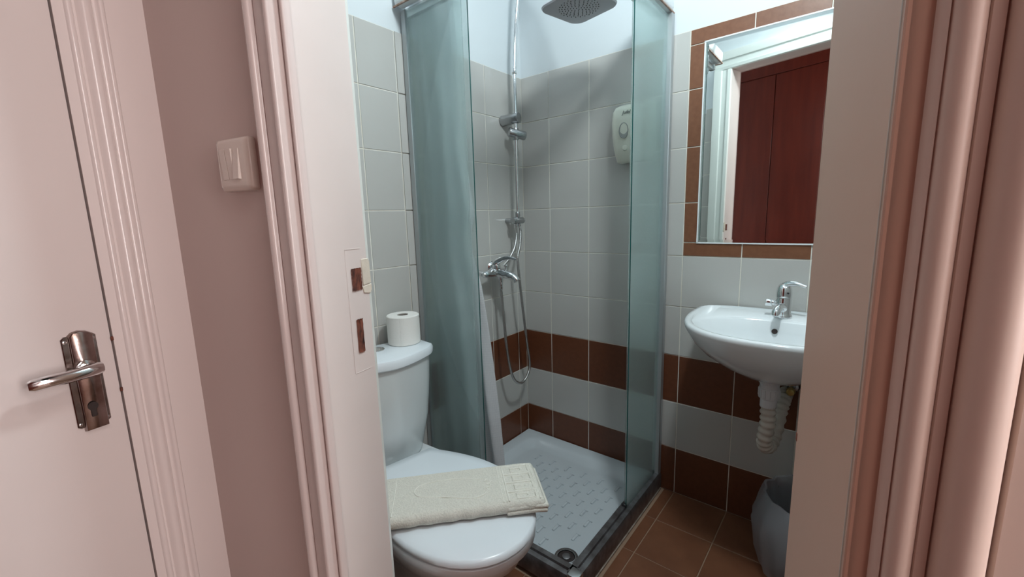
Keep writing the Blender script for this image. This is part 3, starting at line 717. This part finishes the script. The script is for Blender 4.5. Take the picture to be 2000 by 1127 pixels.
# ------------------------------------------------------------------ toilet
TO = Vector((0, -.907, 0)); TA = math.radians(-9)
to_ = thing('toilet', 'white close-coupled toilet with its lid closed beside the glass shower', 'toilet', tuple(TO)); 
ca, sa = math.cos(TA), math.sin(TA)
def TF(x, y, z): return Vector((TO.x + x * ca - y * sa, TO.y + x * sa + y * ca, z))
def tank_ring(hw, xf, bulge, z, xb=.035, rr=.012):
    """back flat, front bowed out"""
    pts = [(xb, -hw * .97)]
    n = 22
    for k in range(n + 1):
        y = -hw + 2 * hw * k / n; q = abs(y / hw)
        x = xf + bulge * (1 - q ** 1.6)
        if k in (0, n): x -= rr
        if k in (1, n - 1): x -= .003
        pts.append((x, y if 0 < k < n else math.copysign(hw, y)))
    pts.append((xb, hw * .97))
    return [(x, y, z) for x, y in pts]
rings = [tank_ring(.110, .140, .030, .372), tank_ring(.118, .142, .036, .382), tank_ring(.146, .145, .050, .50), tank_ring(.157, .148, .060, .62), tank_ring(.162, .150, .065, .712)]
tank = finish('tank', loft(rings, frame=TF), 'tank_ceramic', to_, smooth=35)
rings = [tank_ring(.168, .155, .066, .7135, .028), tank_ring(.171, .158, .067, .718, .027), tank_ring(.172, .159, .067, .735, .027), tank_ring(.169, .155, .066, .744, .030), tank_ring(.160, .146, .064, .748, .036)]
tl = finish('tank_lid', loft(rings, frame=TF), 'seat_plastic', to_, smooth=35)
bm = lathe(TF(.088, -.004, .748), [(.026, -.002), (.026, .002), (.024, .0035), (.0205, .0035), (.020, .0020), (.003, .0024)], 32)
finish('flush_button', bm, 'chrome', tl)
# pan
def oval(x0, x1, hw, z, n=48, back=.45, pw=2.15):
    """egg outline from the hinge (x0, narrower) to the front (x1)"""
    xc = x0 + (x1 - x0) * .47; out = []
    for k in range(n):
        a = 2 * math.pi * k / n; c, s_ = math.cos(a), math.sin(a)
        if c >= 0: x = xc + (x1 - xc) * c ** (2 / pw); y = hw * math.copysign(abs(s_) ** (2 / pw), s_)
        else:
            q = -c; x = xc - (xc - x0) * q ** .9; y = hw * math.copysign(abs(s_) ** .85, s_) * (1 - .0 * q) + back * hw * math.copysign(1, s_) * 0
        out.append((x, y, z))
    return out
def pan(x0, x1, hw, hb, z, n=48):
    """hw: half width at the middle, hb: half width at the back end"""
    out = []; xm = x0 + (x1 - x0) * .50
    for k in range(n // 2 + 1):                      # front half ellipse from -y to +y
        a = -math.pi / 2 + math.pi * k / (n // 2)
        c, s_ = max(math.cos(a), 0), math.sin(a)
        out.append((xm + (x1 - xm) * c ** .93, hw * math.copysign(abs(s_) ** .96, s_), z))
    m_ = 10
    for k in range(1, m_ + 1):
        q = k / m_; e = q * q * (3 - 2 * q); out.append((xm - (xm - x0) * q, hw + (hb - hw) * (1 - math.cos(q * math.pi / 2)) , z))
    for k in range(m_, 0, -1):
        q = k / m_; out.append((xm - (xm - x0) * q, -(hw + (hb - hw) * (1 - math.cos(q * math.pi / 2))), z))
    return out
rings = [pan(.17, .50, .115, .105, 0), pan(.17, .505, .116, .105, .02), pan(.17, .52, .105, .095, .10), pan(.165, .58, .118, .10, .20), pan(.15, .665, .152, .11, .29), pan(.12, .715, .172, .118, .335), pan(.06, .728, .178, .125, .365), pan(.055, .722, .174, .122, .371)]
finish('pan', loft(rings, frame=TF), 'ceramic', to_, smooth=50)
rings = [pan(.225, .735, .183, .088, .372), pan(.222, .742, .187, .090, .378), pan(.222, .742, .187, .090, .398), pan(.226, .736, .183, .088, .402)]
finish('seat', loft(rings, frame=TF), 'seat_plastic', to_, smooth=50)
rings = [pan(.226, .737, .183, .088, .4035), pan(.222, .745, .188, .090, .408), pan(.222, .744, .187, .090, .417), pan(.228, .735, .180, .086, .4225), pan(.26, .70, .150, .070, .4255), pan(.34, .62, .09, .04, .4275)]
finish('lid', loft(rings, frame=TF), 'seat_plastic', to_, smooth=60)
for y in (-.070, .070): finish('hinge', cyl(TF(.222, y - .016, .398), TF(.222, y + .016, .398), .012, n=18, bv=.003), 'seat_plastic', to_)

# toilet roll standing on the tank lid
rc = TF(.075, .104, .7485)
ro = thing('toilet_roll', 'white toilet paper roll standing on the toilet tank', 'toilet paper', tuple(rc))
bm = lathe(rc, [(.019, 0), (.052, 0), (.0545, .002), (.0548, .050), (.0545, .096), (.052, .0985), (.019, .0985), (.019, .0)], 48, cap0=False, cap1=False)
finish('paper', bm, 'paper', ro)
finish('core', lathe(rc, [(.0188, .001), (.0188, .0975), (.0172, .0975), (.0172, .004), (.001, .003)], 32, cap0=False), 'card', ro, label='grey cardboard core')
a0 = math.radians(-50); pts = []
for k in range(9):
    a = a0 + k * .028; rr = .0548 + .0011 * math.sin(k / 8 * math.pi / 2)
    pts.append((rc.x + rr * math.cos(a), rc.y + rr * math.sin(a)))
bm = loft([[(x, y, rc.z + z) for x, y in pts + [(rc.x + (x - rc.x) * .985, rc.y + (y - rc.y) * .985) for x, y in reversed(pts)]] for z in (.0015, .097)])
finish('loose_sheet', bm, 'paper', ro)

# ------------------------------------------------------------------ folded towel (bath mat) lying across the lid
tw = thing('bath_mat', 'folded cream bath mat with embossed footprint lying across the toilet lid', 'towel', (.5, -1.0, .427))
TU = Vector((-.665, -.747, 0)).normalized(); TV = Vector((.747, -.665, 0)).normalized(); TC = Vector((.600, -.775, 0))
TL, TW = .47, .172
def base_z(u):
    c = .215                                        # rests flat over the lid, sags at both ends beyond it
    e = max(0, abs(u - c) - .165); return .4295 - 1.1 * e * e
def TT(u, v, z): return TC + TU * u + TV * v + Vector((0, 0, base_z(u) + z))
def slab(u0, u1, v0, v1, z0, z1, nu=40, jit=.0012, seedv=0):
    rings = []
    for i in range(nu + 1):
        u = u0 + (u1 - u0) * i / nu; h = (z1 - z0) / 2; zc = (z0 + z1) / 2; rg_ = []
        e = .6 if i in (0, nu) else 1
        for k in range(7): a = math.pi / 2 - math.pi * k / 6; rg_.append((v1 - h + h * math.cos(a) * e + jit * noise.noise(Vector((u * 40, seedv, 3))), zc + h * math.sin(a) * e))
        m_ = 14
        for k in range(1, m_): rg_.append((v1 - h + (v0 - v1 + h) * k / m_, zc - h * e))
        for k in range(4): rg_.append((v0, zc - h * e + 2 * h * e * k / 3))
        for k in range(1, m_): rg_.append((v0 + (v1 - h - v0) * k / m_, zc + h * e + jit * .8 * noise.noise(Vector((u * 30, k * .7, seedv)))))
        rings.append([TT(u, v, z) for v, z in rg_])
    return loft(rings)
finish('towel_layer', slab(-.004, .10, .014, TW + .003, .0010, .0130, seedv=1), 'towel', tw, 60)
finish('towel_layer', slab(-.007, .10, .008, TW + .001, .0110, .0225, seedv=2), 'towel', tw, 60)
finish('towel_fold', slab(0, TL, 0, TW, 0, .0330, nu=70, jit=.003, seedv=3), 'towel', tw, 60)
zt = .0330
def ridge(pts, rad=.0012, closed=False):
    p3 = [TT(u, v, zt + .0002) for u, v in pts]
    return tube(p3, rad, 6)
# footprint outline
foot = [(.17, .050), (.20, .040), (.25, .036), (.29, .040), (.32, .052), (.33, .072), (.32, .092), (.29, .102), (.25, .110), (.21, .122), (.175, .128), (.150, .118), (.140, .100), (.145, .092), (.134, .090), (.132, .080), (.142, .077), (.132, .073), (.133, .064), (.145, .063), (.140, .055), (.150, .050), (.17, .050)]
bm = tube([TT(p.x, p.y, zt + .0001) for p in smooth_path([(u, v, 0) for u, v in foot], 5)], .0016, 6)
finish('footprint_relief', bm, 'towel_trim', tw)
# greek key border between two plain lines
bm = bmesh.new()
for u in (.098, .106, .012): tube([TT(u, v, zt) for v in [.004 + k * (TW - .016) / 12 for k in range(13)]], .0013, 6, bm)
kp = []
for i in range(4):
    v = .010 + i * .038
    kp += [(.092, v), (.022, v), (.022, v + .030), (.070, v + .030), (.070, v + .012), (.042, v + .012), (.042, v + .020)]
    tube([TT(u, vv, zt) for u, vv in kp], .0022, 6, bm); kp = []
    tube([TT(.092, v, zt), TT(.092, min(v + .038, TW - .012), zt)], .0022, 6, bm)
for u in (TL - .03, TL - .09): tube([TT(u, v, zt) for v in [.004 + k * (TW - .016) / 12 for k in range(13)]], .0013, 6, bm)
finish('key_pattern_border', bm, 'towel_trim', tw, kind='stuff')

# ------------------------------------------------------------------ waste bin with liner
bc = (1.228, -.190, 0)
bn = thing('waste_bin', 'small dark waste bin with a translucent grey liner under the washbasin', 'bin', bc)
finish('bucket', lathe(bc, [(.085, .001), (.088, .004), (.112, .240), (.116, .243), (.116, .249), (.110, .249), (.084, .010), (.004, .009)], 36), 'bin_body', bn)
bm = bmesh.new(); N = 64; rings = []
for r0, z, wob in ((.094, .004, .003), (.118, .020, .008), (.132, .07, .010), (.142, .12, .012), (.146, .175, .012), (.138, .225, .011), (.126, .260, .008), (.119, .278, .006), (.112, .276, .006), (.104, .240, .005), (.100, .18, .006), (.094, .12, .006)):
    rings.append([(bc[0] + (r0 + wob * noise.noise(Vector((4 * math.cos(2 * math.pi * k / N), 4 * math.sin(2 * math.pi * k / N), z * 14))) + .003 * math.sin(k * 1.3)) * math.cos(2 * math.pi * k / N),
                   bc[1] + (r0 + wob * noise.noise(Vector((4 * math.cos(2 * math.pi * k / N), 4 * math.sin(2 * math.pi * k / N), z * 14))) + .003 * math.sin(k * 1.3)) * math.sin(2 * math.pi * k / N),
                   z + .007 * noise.noise(Vector((3 * math.cos(2 * math.pi * k / N), 3 * math.sin(2 * math.pi * k / N), 9)))* (1 if z > .02 else 0)) for k in range(N)])
finish('liner', loft(rings, bm, False, False), 'bin_liner', bn, smooth=50, label='translucent grey plastic liner')
